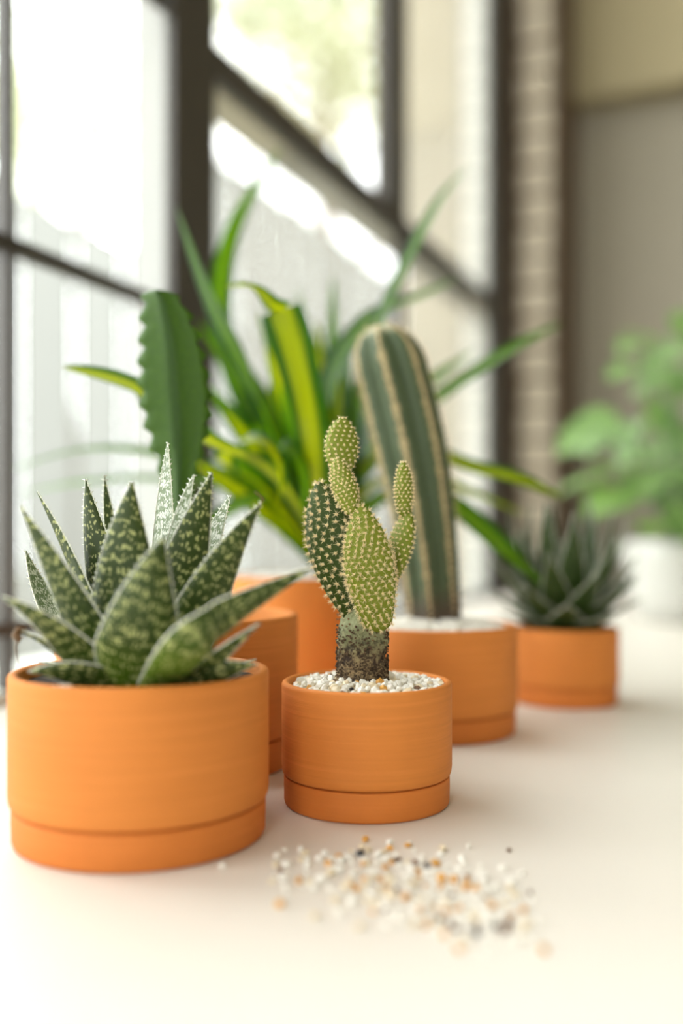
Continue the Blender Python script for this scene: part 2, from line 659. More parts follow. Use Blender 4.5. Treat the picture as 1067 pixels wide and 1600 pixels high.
# outside: yard, board fence, trees
o = struct('yard_ground', MB().box(W, (-25, -30, -.5), (30, -.225, -.35)), M_GROUND)
fence = empty('board_fence', W(2, -2.6, -.35), 'tall pale board fence seen blurred through the window', 'fence')
fb = []
for k in range(4):
    bm = bmesh.new()
    bmesh.ops.create_cube(bm, size=1.0)
    for v in bm.verts:
        v.co.x *= random.uniform(.97, 1.0)
    me = bpy.data.meshes.new('board')
    bm.to_mesh(me)
    bm.free()
    me.materials.append(M_FENCE)
    fb.append(me)
FT = T + 1.75
for i in range(62):
    s = .355 + i * .205
    hh = FT + .35 + (.85 if s > 4.25 else 0) + random.uniform(-.02, .02)
    o = bpy.data.objects.new('board', fb[i % 4])
    link(o, fence)
    o.matrix_basis = Matrix.Translation(-fence.location) @ Matrix.Translation(W(s, -2.6 + (.012 if i % 2 else -.012), -.35 + hh / 2)) @ rotm @ Matrix.Diagonal((.2, .022, hh, 1))
for zz in (.2, FT - .3):
    MB().box(W, (.3, -2.68, zz), (13, -2.63, zz + .09)).build('fence_rail', M_FENCE, fence)


def tree(name, label, s, n, h, crown_r, crown_z, count, leaf=.09):
    base = W(s, n, -.35)
    t = empty(name, base, label, 'tree', 'trees beyond the board fence')
    mb = MB()
    top = W(s + .2, n, crown_z + crown_r * .3)
    mb.tube([base, base.lerp(top, .5) + Vector((.1, 0, 0)), top], [.16, .12, .05], 8)
    for k in range(7):
        a = k * 2.4
        q = base.lerp(top, .55 + .06 * k)
        e = q + Vector((math.cos(a), math.sin(a), .55)) * crown_r * .7
        mb.tube([q, q.lerp(e, .5) + Vector((0, 0, .1)), e], [.06, .04, .015], 5)
    mb.build('trunk', M_BARK, t, True)
    v, f = [], []
    c = W(s, n, crown_z)
    clumps = []
    for k in range(26):
        d = Vector((random.gauss(0, 1), random.gauss(0, 1), random.gauss(0, 1))).normalized()
        clumps.append((c + d * crown_r * random.uniform(.25, 1.0), random.uniform(.25, .5) * crown_r))
    for k in range(count):
        cc, rr = clumps[k % len(clumps)]
        d = Vector((random.gauss(0, .5), random.gauss(0, .5), random.gauss(0, .42)))
        p = cc + d * rr
        a = Vector((random.gauss(0, 1), random.gauss(0, 1), random.gauss(0, .5))).normalized()
        b = a.orthogonal().normalized()
        b.rotate(Matrix.Rotation(random.uniform(0, 6.3), 3, a))
        L = leaf * random.uniform(.6, 1.2)
        i = len(v)
        v += [p, p + a * L * .5 + b * L * .28, p + a * L, p + a * L * .5 - b * L * .28]
        f.append((i, i + 1, i + 2, i + 3))
    o = mesh_obj('foliage', v, f, M_TREE)
    shift_parent(o, t)
    o['kind'] = 'stuff'
    return t


tree('leafy_tree', 'blurred leafy tree seen through the upper window pane, right of the dark post', 8.6, -3.7, 6, 1.5, 6.3, 4200, .15)
tree('leafy_tree', 'blurred leafy tree seen through the window pane left of the dark post', 11.3, -9.0, 6, 2.3, 7.4, 3600, .2)

# ------------------------------------------------------------------ table
table = empty('work_table', W(.3, .62, 0), 'long cream laminate table against the window carrying all the pots', 'table')
tt = MB().box(W, (-1.45, .012, T - .03), (1.80, 1.25, T)).build('tabletop', M_TABLE, table)
bezel(tt, .003, 3)
for s in (-1.35, 1.72):
    for n in (.09, 1.15):
        lg = MB().box(W, (s - .025, n - .025, 0), (s + .025, n + .025, T - .03)).build('leg', M_LEG, table)
for n in (.09, 1.15):
    MB().box(W, (-1.32, n - .012, T - .10), (1.69, n + .012, T - .031)).build('apron', M_LEG, table)


# ------------------------------------------------------------------ pots
def pot(X, Y, r, h, zj, label, th=.004):
    t = empty('terracotta_pot', (X, Y, T + .0002), label, 'pot', 'terracotta pots with matching saucers')
    b = [(0, .004), (.88 * r, .004), (.90 * r, zj - .002), (.90 * r, zj + .0006), (.965 * r, zj + .0006), (.983 * r, zj + .0011), (.994 * r, zj + .0026), (r, zj + .0052),
         (r, h * .55), (r, h - .0018), (r - .0004, h - .0007), (r - .0013, h - .0001), (r - .002, h), (r - th + .0015, h), (r - th + .0005, h - .0005), (r - th, h - .0015),
         (r - th, h * .5), (r - th, .012), (0, .012)]
    lathe('pot_body', b, M_TERRA, t, 128)
    s = [(0, 0), (.945 * r, 0), (.962 * r, .0006), (.971 * r, .002), (.974 * r, zj * .6), (.974 * r, zj - .0012), (.970 * r, zj - .0004), (.962 * r, zj - .0001), (.92 * r, zj - .0001),
         (.915 * r, zj - .001), (.915 * r, .0034), (0, .0034)]
    lathe('saucer', s, M_TERRA2, t, 128)
    return t


BIG = (-.0944, .453, .060, .0769, .0166)
SMALL = (.0133, .507, .0448, .0637, .0150)
CACT = (.067, .696, .060, .0766, .0160)
FARR = (.190, .817, .0448, .0635, .0150)
MID = (-.1014, .5995, .074, .0915, .0190)
BACK = (-.0364, .860, .070, .1050, .0200)
pot(*BIG, 'large terracotta pot with saucer in the left foreground, holding the banded aloe', .0046)
pot(*SMALL, 'small terracotta pot at the front centre, topped with white gravel round the pad cactus')
pot(*CACT, 'terracotta pot with saucer behind the small cactus, holding the leaning column cactus', .0046)
pot(*FARR, 'small terracotta pot farthest right, holding the dark spiky aloe')
pot(*MID, 'wide terracotta pot partly hidden behind the banded aloe, holding the serrated stem', .005)
pot(*BACK, 'tallest terracotta pot at the back, holding the lime strap-leaved plant', .005)


def disc(name, X, Y, r, z, mat, label, cat, mound=.0, seed=0, rough=.0012, parent=None):
    v, f = [Vector((X, Y, T + z + mound))], []
    R, N = 12, 48
    for i in range(1, R + 1):
        q = i / R
        for j in range(N):
            an = 2 * PI * j / N
            p = Vector((X + r * q * math.cos(an), Y + r * q * math.sin(an), 0))
            p.z = T + z + mound * (1 - q * q) + rough * noise.noise(p * 260 + Vector((seed, 0, 0)))
            v.append(p)
    for j in range(N):
        f.append((0, 1 + j, 1 + (j + 1) % N))
    for i in range(R - 1):
        for j in range(N):
            a = 1 + i * N + j
            b = 1 + i * N + (j + 1) % N
            f.append((a, a + N, b + N, b))
    # close the body below
    base = len(v)
    for j in range(N):
        an = 2 * PI * j / N
        v.append(Vector((X + r * math.cos(an), Y + r * math.sin(an), T + .014)))
    for j in range(N):
        a = 1 + (R - 1) * N + j
        b = 1 + (R - 1) * N + (j + 1) % N
        f.append((a, base + j, base + (j + 1) % N, b))
    f.append(tuple(base + j for j in range(N))[::-1])
    o = mesh_obj(name, v, f, mat)
    if label:
        tag(o, label, cat, kind='stuff')
    if parent:
        shift_parent(o, parent)
    return o


disc('potting_soil', BIG[0], BIG[1], BIG[2] - .0048, BIG[3] - .0055, M_SOIL, 'dark potting soil in the large pot under the banded aloe', 'soil', .002, 1)
disc('potting_soil', MID[0], MID[1], MID[2] - .0052, MID[3] - .016, M_SOIL, 'dark potting soil in the wide pot around the serrated stem', 'soil', .002, 2)
disc('potting_soil', FARR[0], FARR[1], FARR[2] - .0042, FARR[3] - .003, M_SOIL, 'dark potting soil in the farthest right pot under the dark aloe', 'soil', .001, 3)


def joined_gravel(X, Y, r, z, label, mound, count, size):
    o = MB()
    for k in range(count):
        q = math.sqrt(random.random()) * .97
        a = random.uniform(0, 6.3)
        o.lump(Vector((X + r * q * math.cos(a), Y + r * q * math.sin(a), T + z + mound * (1 - q * q) + random.uniform(-.001, .001))), size * random.uniform(.6, 1.1))
    ob = o.build('white_gravel', M_PEB_W)
    return tag(ob, label, 'gravel', kind='stuff')


disc('gravel_bed', CACT[0], CACT[1], CACT[2] - .0048, CACT[3] - .005, M_PEB_C, 'cream grit bed under the white gravel of the column cactus', 'gravel', .006, 5)
joined_gravel(CACT[0], CACT[1], CACT[2] - .007, CACT[3] - .0035, 'white gravel heaped round the column cactus', .0075, 900, .0026)
disc('gravel_bed', BACK[0], BACK[1], BACK[2] - .0052, BACK[3] - .005, M_PEB_C, 'cream grit bed in the tallest back pot', 'gravel', .002, 6)
joined_gravel(BACK[0], BACK[1], BACK[2] - .007, BACK[3] - .004, 'pale gravel on top of the tallest back pot', .003, 800, .003)

# loose stones with shared meshes
STONES = {}
for nm, m in (('w', M_PEB_W), ('c', M_PEB_C), ('a', M_PEB_A), ('b', M_PEB_B), ('k', M_PEB_K)):
    STONES[nm] = []
    for k in range(5):
        bm = bmesh.new()
        bmesh.ops.create_icosphere(bm, subdivisions=1, radius=1.0)
        bmesh.ops.bevel(bm, geom=bm.edges[:] if False else [], offset=.1)
        for v in bm.verts:
            v.co *= random.uniform(.78, 1.16)
        me = bpy.data.meshes.new('pebble')
        bm.to_mesh(me)
        bm.free()
        me.materials.append(m)
        STONES[nm].append(me)


def pebble(p, r, kind, parent=None, name='pebble', flat=.7):
    o = bpy.data.objects.new(name, random.choice(STONES[kind]))
    COL.objects.link(o)
    o.scale = (r * random.uniform(.8, 1.35), r * random.uniform(.7, 1.0), r * random.uniform(flat - .1, flat + .2))
    o.rotation_euler = (random.uniform(-.5, .5), random.uniform(-.5, .5), random.uniform(0, 6.3))
    if parent is not None:
        o.parent = parent
        o.location = p - parent.location
    else:
        o.location = p
    return o


gb = empty('gravel_topping', (SMALL[0], SMALL[1], T + SMALL[3] - .006), 'white and cream pebbles topping the small front pot around the cactus trunk', 'gravel')
o = disc('gravel_bed', SMALL[0], SMALL[1], SMALL[2] - .0042, SMALL[3] - .0035, M_PEB_C, None, None, .0028, 8, parent=gb)
placed = []
tries = 0
while len(placed) < 290 and tries < 12000:
    tries += 1
    q = math.sqrt(random.random())
    a = random.uniform(0, 6.3)
    R = SMALL[2] - .0062
    x, y = R * q * math.cos(a), R * q * math.sin(a)
    if (x - .008) ** 2 + (y - .0) ** 2 < .0118 ** 2:
        continue
    r = random.uniform(.0018, .0031)
    if any((x - u) ** 2 + (y - w_) ** 2 < (.78 * (r + s_)) ** 2 for u, w_, s_ in placed):
        continue
    placed.append((x, y, r))
    k = random.random()
    kd = 'w' if k < .78 else 'c' if k < .91 else 'a' if k < .96 else 'b' if k < .985 else 'k'
    pebble(Vector((SMALL[0] + x, SMALL[1] + y, T + SMALL[3] - .0022 + .0034 * (1 - q * q) + random.uniform(-.0004, .0006))), r, kd, gb)


# ------------------------------------------------------------------ leaves
def bez(p, t):
    if len(p) == 3:
        return p[0] * (1 - t) ** 2 + p[1] * 2 * t * (1 - t) + p[2] * t * t
    n = len(p) - 1
    x = t * n
    i = min(int(x), n - 1)
    u = x - i
    a = p[max(i - 1, 0)]
    b = p[i]
    c = p[i + 1]
    d = p[min(i + 2, n)]
    return (b * 2 + (c - a) * u + (a * 2 - b * 5 + c * 4 - d) * u * u + (b * 3 - a - c * 3 + d) * u ** 3) * .5


def frames(pts, h0, h1, n):
    P = [bez(pts, k / n) for k in range(n + 1)]
    out = []
    for k in range(n + 1):
        t = (P[min(k + 1, n)] - P[max(k - 1, 0)]).normalized()
        h = h0.lerp(h1, k / n)
        N = (h - t * h.dot(t)).normalized()
        out.append((P[k], t, N, t.cross(N)))
    return out


def thick_leaf(parent, pts, w, hint, hint1=None, mat=None, th=.30, conc=.14, prof=None, n=26, teeth=.0019, tstep=.0032, name='leaf', tooth_mat=None, base_w=.62, crinkle=0.0):
    """succulent leaf: convex back, hollow inner face, toothed margins"""
    h0 = Vector(hint)
    h1 = Vector(hint1) if hint1 else h0
    F = frames(pts, h0, h1, n)
    v, f, uv, u2 = [], [], [], []
    A = [-1, -.82, -.5, 0, .5, .82, 1]        # back
    B = [.8, .4, 0, -.4, -.8]                 # inner face
    L = 0
    M = len(A) + len(B)
    mar = []
    for k, (p, t, N, S) in enumerate(F):
        q = k / n
        if k:
            L += (p - F[k - 1][0]).length
        if prof:
            ww = w * .5 * prof(q)
        else:
            ww = w * .5 * (base_w + (1 - base_w) * math.sin(min(1, q / .38) * PI / 2)) * (max(0, 1 - max(0, (q - .28) / .72) ** 1.32)) ** .95
        ww = max(ww, .0003)
        tt_ = th * w * .5 * (ww / (w * .5)) ** .8 * (1.25 - .45 * q) + .0003
        for a in A:
            off = -tt_ * (1 - a * a) ** .75 - 0
            v.append(p + S * (a * ww) + N * off)
            uv.append((a * ww * 100, L * 100))
            u2.append(((a + 1) / 2, q))
        for b in B:
            off = -tt_ * conc * (1 - b * b) + .0002
            v.append(p + S * (b * ww) + N * off)
            uv.append((b * ww * 100 + 3, L * 100))
            u2.append(((b + 1) / 2, q))
        mar.append((p - S * ww, p + S * ww, -S, t, q))
    for k in range(n):
        for j in range(M):
            a = k * M + j
            b = k * M + (j + 1) % M
            f.append((a, b, b + M, a + M))
    f.append(tuple(range(M))[::-1])
    f.append(tuple(n * M + j for j in range(M)))
    o = mesh_obj(name, v, f, mat or M_ALOE, None, True, uv, u2)
    shift_parent(o, parent)
    if teeth:
        mb = MB()
        for side in (0, 1):
            acc = 0
            for k in range(1, n):
                a, b = mar[k][side], mar[k + 1][side]
                d = (b - a).length
                sgn = mar[k][2] * (1 if side == 0 else -1)
                while acc < d:
                    p = a.lerp(b, acc / max(d, 1e-6))
                    ln = teeth * random.uniform(.6, 1.2) * (.55 + .6 * mar[k][4])
                    mb.cone(p - sgn * .0003, (sgn + mar[k][3] * .35).normalized() * ln, .00058, 4)
                    acc += tstep * random.uniform(.7, 1.3)
                acc -= d
        # fine pale margin line
        for side in (0, 1):
            mb.tube([m[side] for m in mar[1:]], [.00042 * (1 - .5 * i / n) for i in range(n)], 4)
        e = mb.build('leaf_margin', tooth_mat or M_TOOTH, None, True)
        e.parent = o
        e['kind'] = 'stuff'
    return o


aloe = empty('banded_aloe', (BIG[0], BIG[1], T + BIG[3] - .008), 'green aloe with pale banded toothed leaves in the large left foreground pot', 'plant')
AC = Vector((BIG[0], BIG[1], T + BIG[3] - .009))


def AB(dx, dy, dz=0):
    return AC + Vector((dx, dy, dz))


# back leaves first
def AL(base, mid, tip, w, hint, hint1=None, **k):
    return thick_leaf(aloe, [base, mid, tip], w, hint, hint1, **k)


AL(AB(-.018, .012), at(70, 960, .50), at(40, 860, .50), .021, (.6, -.4, .4), mat=M_ALOE_W)                  # I pale far left
AL(AB(-.012, .012), at(125, 880, .48), at(58, 768, .485), .023, (.6, .45, .5))                # D
AL(AB(-.006, .014), at(150, 880, .485), at(134, 748, .49), .025, (.25, .9, .2))               # G
AL(AB(-.004, .02), at(172, 850, .52), at(163, 742, .525), .012, (.2, -.9, .2))                # H
AL(AB(.002, .014), at(228, 880, .485), at(202, 753, .49), .017, (-.8, .5, .2))                # K
AL(AB(.006, .018), at(252, 830, .50), at(262, 692, .51), .025, (-.75, -.5, .3), (-.6, -.7, .2), mat=M_ALOE_W)   # J
AL(AB(.008, .012), at(262, 850, .475), [at(303, 742, .47)][0], .018, (-.7, -.55, .4), (-.2, -.9, .2), mat=M_ALOE_W)   # M white lit
AL(AB(.012, .012), at(300, 900, .49), at(360, 774, .495), .029, (-.62, -.72, .4), (-.5, -.8, .3), mat=M_ALOE_W)     # N white lit
AL(AB(.006, .004), at(285, 880, .455), at(331, 738, .462), .029, (-.25, .9, .2))              # L
AL(AB(.014, .0), at(318, 910, .435), at(408, 786, .44), .027, (-.35, .85, .35))               # O
AL(AB(-.004, .002), at(186, 890, .438), at(207, 752, .447), .036, (.05, 1, .2))              # B
AL(AB(-.012, -.002), at(122, 950, .425), at(32, 790, .432), .027, (.40, .85, .40))            # C
AL(AB(-.014, -.006), at(105, 980, .408), at(3, 932, .405), .024, (.2, .75, .7))              # E
o = AL(AB(-.016, -.004), at(85, 1000, .43), at(28, 985, .428), .013, (.2, .4, .9))            # F
mb = MB()
mb.tube([at(40, 985, .43), at(28, 984, .428), at(24, 992, .426), at(28, 1000, .425), at(33, 994, .425)], [.0012, .0018, .0019, .0016, .0008], 6)
mb.tube([at(27, 996, .427), at(24, 1012, .43), at(27, 1030, .43), at(34, 1042, .43)], [.0004, .00035, .0003, .0003], 4)
e = mb.build('dry_tip', M_DRY, aloe, True)
AL(AB(.0, -.012, -.002), at(212, 975, .393), at(256, 838, .412), .039, (.0, 1, .25), (-.25, 1, .25), th=.34)            # A front
thick_leaf(aloe, [AB(.006, -.012, -.003), at(290, 1015, .398), at(345, 965, .40), at(415, 925, .405), at(485, 888, .41)], .026, (-.30, .62, .72), (-.3, .75, .7), th=.34)   # P front right
AL(AB(.018, -.006, -.002), at(330, 1030, .405), at(406, 974, .412), .0135, (-.35, .6, .7))    # R
# low dry-ish leaves lying on the soil along the rim
AL(AB(-.004, -.016, .001), at(120, 1040, .410), at(44, 1050, .418), .017, (.1, .95, .45), teeth=.0008)
AL(AB(.012, -.014, .001), at(330, 1046, .412), at(402, 1038, .425), .017, (-.1, .95, .45), teeth=.0008)
AL(AB(.014, -.004, .001), at(340, 1040, .44), at(400, 1030, .455), .012, (-.1, .1, 1), teeth=.0008)
AL(AB(-.014, .006, .001), at(110, 1030, .46), at(60, 1035, .465), .012, (.1, .1, 1), teeth=.0008)
# dry thread at the tip of the right leaf
mb = MB()
mb.tube([at(406, 789, .44), at(412, 780, .44), at(404, 773, .44), at(398, 768, .44)], [.0006, .0005, .0004, .0003], 5)
mb.build('dry_tip', M_DRY, aloe, True)
# a few white stones on the soil at the front rim
for (x, y, Y, r) in ((86, 1076, .408, .0019), (97, 1077, .4065, .0024), (107, 1077, .406, .0020), (398, 1048, .44, .002), (386, 1050, .435, .0018)):
    p = at(x, y, Y)
    p.z = T + BIG[3] - (.0016 if x < 200 else .0042)
    tag(pebble(p, r, 'w', None, 'white_pebble'), 'white pebble on the aloe soil inside the ' + ('left' if x < 200 else 'right') + ' rim of the large pot', 'pebble', 'white pebbles on the aloe soil')
lf = MB()
for k in range(60):
    a = random.uniform(0, 6.3)
    q = random.uniform(.6, .95)
    lf.lump(Vector((BIG[0] + q * .053 * math.cos(a), BIG[1] + q * .053 * math.sin(a), T + BIG[3] - .0052)), random.uniform(.0006, .0014))
tag(lf.build('soil_crumbs', M_SOIL), 'dark soil crumbs scattered over the soil of the large aloe pot', 'soil', kind='stuff')

# dark aloe in the far right pot
haw = empty('dark_spiky_aloe', (FARR[0], FARR[1], T + FARR[3] - .005), 'dark green speckled spiky aloe in the small pot farthest right', 'plant')
HC = Vector((FARR[0], FARR[1], T + FARR[3] + .0015))
random.seed(21)


def HL(az, el, L, w, curve=.3):
    d = Vector((math.cos(az), math.sin(az), 0))
    base = HC + d * .006
    tip = HC + d * (L * math.cos(el)) + Vector((0, 0, L * math.sin(el)))
    mid = HC + d * (L * .55 * math.cos(el * (1 - curve))) + Vector((0, 0, L * .55 * math.sin(el) * (1 - curve * .6)))
    thick_leaf(haw, [base, mid, tip], w, tuple(-d * math.sin(el) + Vector((0, 0, math.cos(el)))), None, M_HAW, th=.32, n=14, teeth=.0012, tstep=.004)


ga = 2.39996
for k in range(34):
    q = k / 33
    el = math.radians(13 + 66 * q ** 1.1 + random.uniform(-5, 5))
    HL(-1.2 + ga * k, el, (.066 + .046 * q) + random.uniform(-.005, .005), .033 - .007 * q, .3)
random.seed(9)


# ------------------------------------------------------------------ spotted pad cactus (small front pot)
pc = empty('pad_cactus', (SMALL[0] + .008, SMALL[1], T + SMALL[3] - .002), 'small green pad cactus dotted with straw tufts in the small front pot', 'cactus')


def tuft(mb, p, nrm, L, count=9, r=.00012, dome=.0005):
    mb.cone(p - nrm * .0002, nrm * (dome * .9 + .0002), dome, 6)
    for k in range(count):
        d = (nrm * random.uniform(.45, 1.0) + Vector((random.gauss(0, .55), random.gauss(0, .55), random.gauss(0, .55)))).normalized()
        if d.dot(nrm) < .1:
            d = (d + nrm * .6).normalized()
        mb.cone(p, d * L * random.uniform(.6, 1.15), r, 3)


def pad(p0, p1, w, th, face, mat, spacing, L, prof=None, bend=0.0, dome=.0005, cnt=9):
    """flat pad from p0 to p1; face = direction the broad side looks to"""
    ax = p1 - p0
    H = ax.length
    t = ax.normalized()
    F = Vector(face)
    F = (F - t * F.dot(t)).normalized()
    S = t.cross(F)
    R, N = 26, 28
    pr = prof or (lambda q: (math.sin(PI * q ** .80)) ** .62 if 0 < q < 1 else 0)

    def pt(q, a):
        k = pr(q)
        b = F * (bend * (q - .5) ** 2)
        return p0 + t * (H * q) + S * (w * .5 * k * math.cos(a)) + F * (th * .5 * k ** .85 * math.sin(a)) + b
    v, f = [pt(0, 0)], []
    for i in range(1, R):
        q = .5 - .5 * math.cos(PI * i / R)
        for j in range(N):
            v.append(pt(q, 2 * PI * j / N))
    top = len(v)
    v.append(pt(1, 0))
    for j in range(N):
        f.append((0, 1 + (j + 1) % N, 1 + j))
        f.append((top, top - N + j, top - N + (j + 1) % N))
    for i in range(R - 2):
        for j in range(N):
            a = 1 + i * N + j
            b = 1 + i * N + (j + 1) % N
            f.append((a, b, b + N, a + N))
    o = mesh_obj('pad', v, f, mat)
    shift_parent(o, pc)
    mb = MB()
    rows = max(3, int(H / (spacing * .80)))
    for i in range(rows + 1):
        q = (i + .35) / (rows + .6)
        # perimeter of this ring
        cs = [pt(q, 2 * PI * j / 40) for j in range(41)]
        acc = [0]
        for j in range(40):
            acc.append(acc[-1] + (cs[j + 1] - cs[j]).length)
        cnum = max(4, int(round(acc[-1] / spacing)))
        for j in range(cnum):
            d = acc[-1] * ((j + (.5 if i % 2 else 0)) % cnum) / cnum
            k = 0
            while k < 39 and acc[k + 1] < d:
                k += 1
            u = (d - acc[k]) / max(acc[k + 1] - acc[k], 1e-9)
            a = 2 * PI * (k + u) / 40
            qq = min(.985, max(.02, q + random.uniform(-.006, .006)))
            p = pt(qq, a)
            e = .004
            n_ = (pt(qq, a + e) - p).cross(pt(min(.999, qq + e), a) - p)
            n_ = n_.normalized() if n_.length > 1e-12 else F
            c = p0 + t * (H * q)
            if n_.dot(p - c) < 0:
                n_ = -n_
            tuft(mb, p, n_, L, cnt, .00020, dome)
    e = mb.build('glochid_tufts', M_GLOCHID, None, False)
    e.parent = o
    e['kind'] = 'stuff'
    return o


egg = lambda q: (math.sin(PI * q ** 1.22)) ** .70 * (1 if q > .02 else .9) if 0 < q < 1 else 0
oval = lambda q: (math.sin(PI * q)) ** .55 if 0 < q < 1 else 0
low = lambda q: 0 if q <= 0 or q >= 1 else min(1, q / .05) ** .5 * (math.sin(PI * (.12 + .88 * q ** 1.22))) ** .68
YC_ = SMALL[1]
p_left = pad(at(552, 982, YC_ - .002), at(497, 752, YC_ + .006), .0295, .0125, (-.38, -1, .05), M_PAD_SHADED, .0050, .0030, egg, dome=.0011, cnt=16)
p_mid = pad(at(592, 988, YC_ - .010), at(563, 788, YC_ - .014), .0258, .0125, (-.12, -1, .12), M_PAD, .0036, .0027, low, dome=.0008, cnt=15)
p_right = pad(at(604, 930, YC_ + .002), at(640, 796, YC_ + .004), .0215, .0105, (-.93, -.35, .1), M_PAD, .0033, .0019, egg, dome=.0007)
p_rtop = pad(at(632, 814, YC_ + .004), at(630, 721, YC_ + .004), .0105, .0090, (-.8, -.6, .0), M_PAD, .0026, .0018, oval, dome=.00065)
p_ltop = pad(at(552, 806, YC_ - .012), at(524, 716, YC_ - .008), .0135, .0095, (-.55, -.9, .15), M_PAD, .0026, .0018, oval, dome=.00065)
p_top = pad(at(533, 745, YC_ + .002), at(535, 652, YC_ + .006), .0178, .0095, (.1, -1, .0), M_PAD, .0033, .0018, oval, dome=.0008)

# corky trunk
v, f = [], []
R, N = 26, 36
b0 = at(566, 1062, YC_)
b0.z = T + SMALL[3] - .006
b1 = at(566, 935, YC_)
for i in range(R + 1):
    q = i / R
    c = b0.lerp(b1, q)
    rr = .0140 - .0016 * math.sin(q * PI) + .0015 * max(0, .2 - q) * 8 - .010 * max(0, q - .70) * 2.4
    for j in range(N):
        an = 2 * PI * j / N
        d = Vector((math.cos(an), math.sin(an) * .85, 0))
        p = c + d * rr
        p += d * (.0012 * noise.noise(p * 420) + .0022 * noise.noise(p * 130) + .0007 * noise.noise(p * 1100))
        v.append(p)
for i in range(R):
    for j in range(N):
        a = i * N + j
        b = i * N + (j + 1) % N
        f.append((a, b, b + N, a + N))
f.append(tuple(range(N))[::-1])
f.append(tuple(R * N + j for j in range(N)))
trunk = mesh_obj('trunk', v, f, M_TRUNK)
shift_parent(trunk, pc)
mb = MB()
for k in range(900):
    q = random.random() ** 1.7
    an = random.uniform(0, 6.3)
    c = b0.lerp(b1, q * .72)
    rr = .0136 + .0030 * max(0, .18 - q) * 5
    mb.lump(c + Vector((math.cos(an) * rr, math.sin(an) * rr * .86, 0)), random.uniform(.0003, .0009))
e = mb.build('clinging_soil', M_CRUMB)
e.parent = trunk
e['kind'] = 'stuff'
mb = MB()
for k in range(70):
    q = .35 + .6 * random.random()
    an = random.uniform(0, 6.3)
    c = b0.lerp(b1, q)
    d = Vector((math.cos(an), math.sin(an) * .86, 0))
    tuft(mb, c + d * .0130, d, .0014, 6, .00012, .0006)
e = mb.build('glochid_tufts', M_DRY)
e.parent = trunk
e['kind'] = 'stuff'

# ------------------------------------------------------------------ leaning column cactus
cc = empty('column_cactus', (CACT[0], CACT[1], T + CACT[3]), 'tall leaning ribbed column cactus in the terracotta pot behind the small cactus', 'cactus')
c0 = at(682, 985, .695)
c1 = at(592, 508, .685)
NR = 7
v, f, uv, u2 = [], [], [], []
R, N = 46, NR * 10
ax = (c1 - c0)
tH = ax.length
ct = ax.normalized()
cs_ = Vector((1, 0, 0))
cs_ = (cs_ - ct * cs_.dot(ct)).normalized()
cf = ct.cross(cs_)
bow = cs_ * .006


def colpt(q, a):
    rr = .0185 + .0075 * min(1, q / .6)
    if q > .86:
        rr *= math.sqrt(max(0, 1 - ((q - .86) / .14) ** 2))
    rib = abs(math.cos(a * NR / 2))          # 1 on crest
    k = 1 - .20 * (1 - rib ** .8)
    if q < .15:
        k = 1 - .20 * (1 - rib) * (q / .15)
    return c0 + ct * (tH * q) + bow * math.sin(PI * q) + (cs_ * math.cos(a) + cf * math.sin(a)) * (rr * k)


for i in range(R + 1):
    q = i / R
    q = q if q < .8 else .8 + .2 * math.sin((q - .8) / .2 * PI / 2)
    for j in range(N + 1):
        a = 2 * PI * j / N
        v.append(colpt(q, a))
        u2.append((a * NR / (2 * PI), q))
for i in range(R):
    for j in range(N):
        a = i * (N + 1) + j
        f.append((a, a + 1, a + N + 2, a + N + 1))
o = mesh_obj('stem', v, f, M_COLUMN, None, True, u2, u2)
shift_parent(o, cc)
mb = MB()
for r_ in range(NR):
    a = 2 * PI * r_ / NR
    for k in range(44):
        q = .06 + .93 * k / 43
        p = colpt(q, a)
        nrm = (p - (c0 + ct * (tH * min(q, .9)) + bow * math.sin(PI * q))).normalized()
        tuft(mb, p, nrm, .0058, 11, .00017, .0011)
e = mb.build('spine_rows', M_SPINE)
e.parent = o
e['kind'] = 'stuff'

# ------------------------------------------------------------------ serrated flat stem in the wide pot
sp = empty('serrated_cactus', (MID[0], MID[1], T + MID[3] - .015), 'flat dark green stem with toothed wavy edges standing behind the banded aloe', 'cactus')
v, f, u2 = [], [], []
outl = [(1050, 270, 290), (960, 268, 290), (880, 262, 292), (830, 260, 293), (780, 257, 298), (740, 250, 306), (700, 236, 318), (650, 222, 328), (610, 216, 328), (570, 216, 322), (530, 218, 312), (500, 219, 300), (475, 220, 288), (460, 224, 272), (455, 232, 258)]
YS = .598
R = 120


def outline(y):
    for (ya, la, ra), (yb, lb, rb) in zip(outl, outl[1:]):
        if yb <= y <= ya:
            u = (ya - y) / (ya - yb)
            return la + (lb - la) * u, ra + (rb - ra) * u
    return outl[-1][1:]


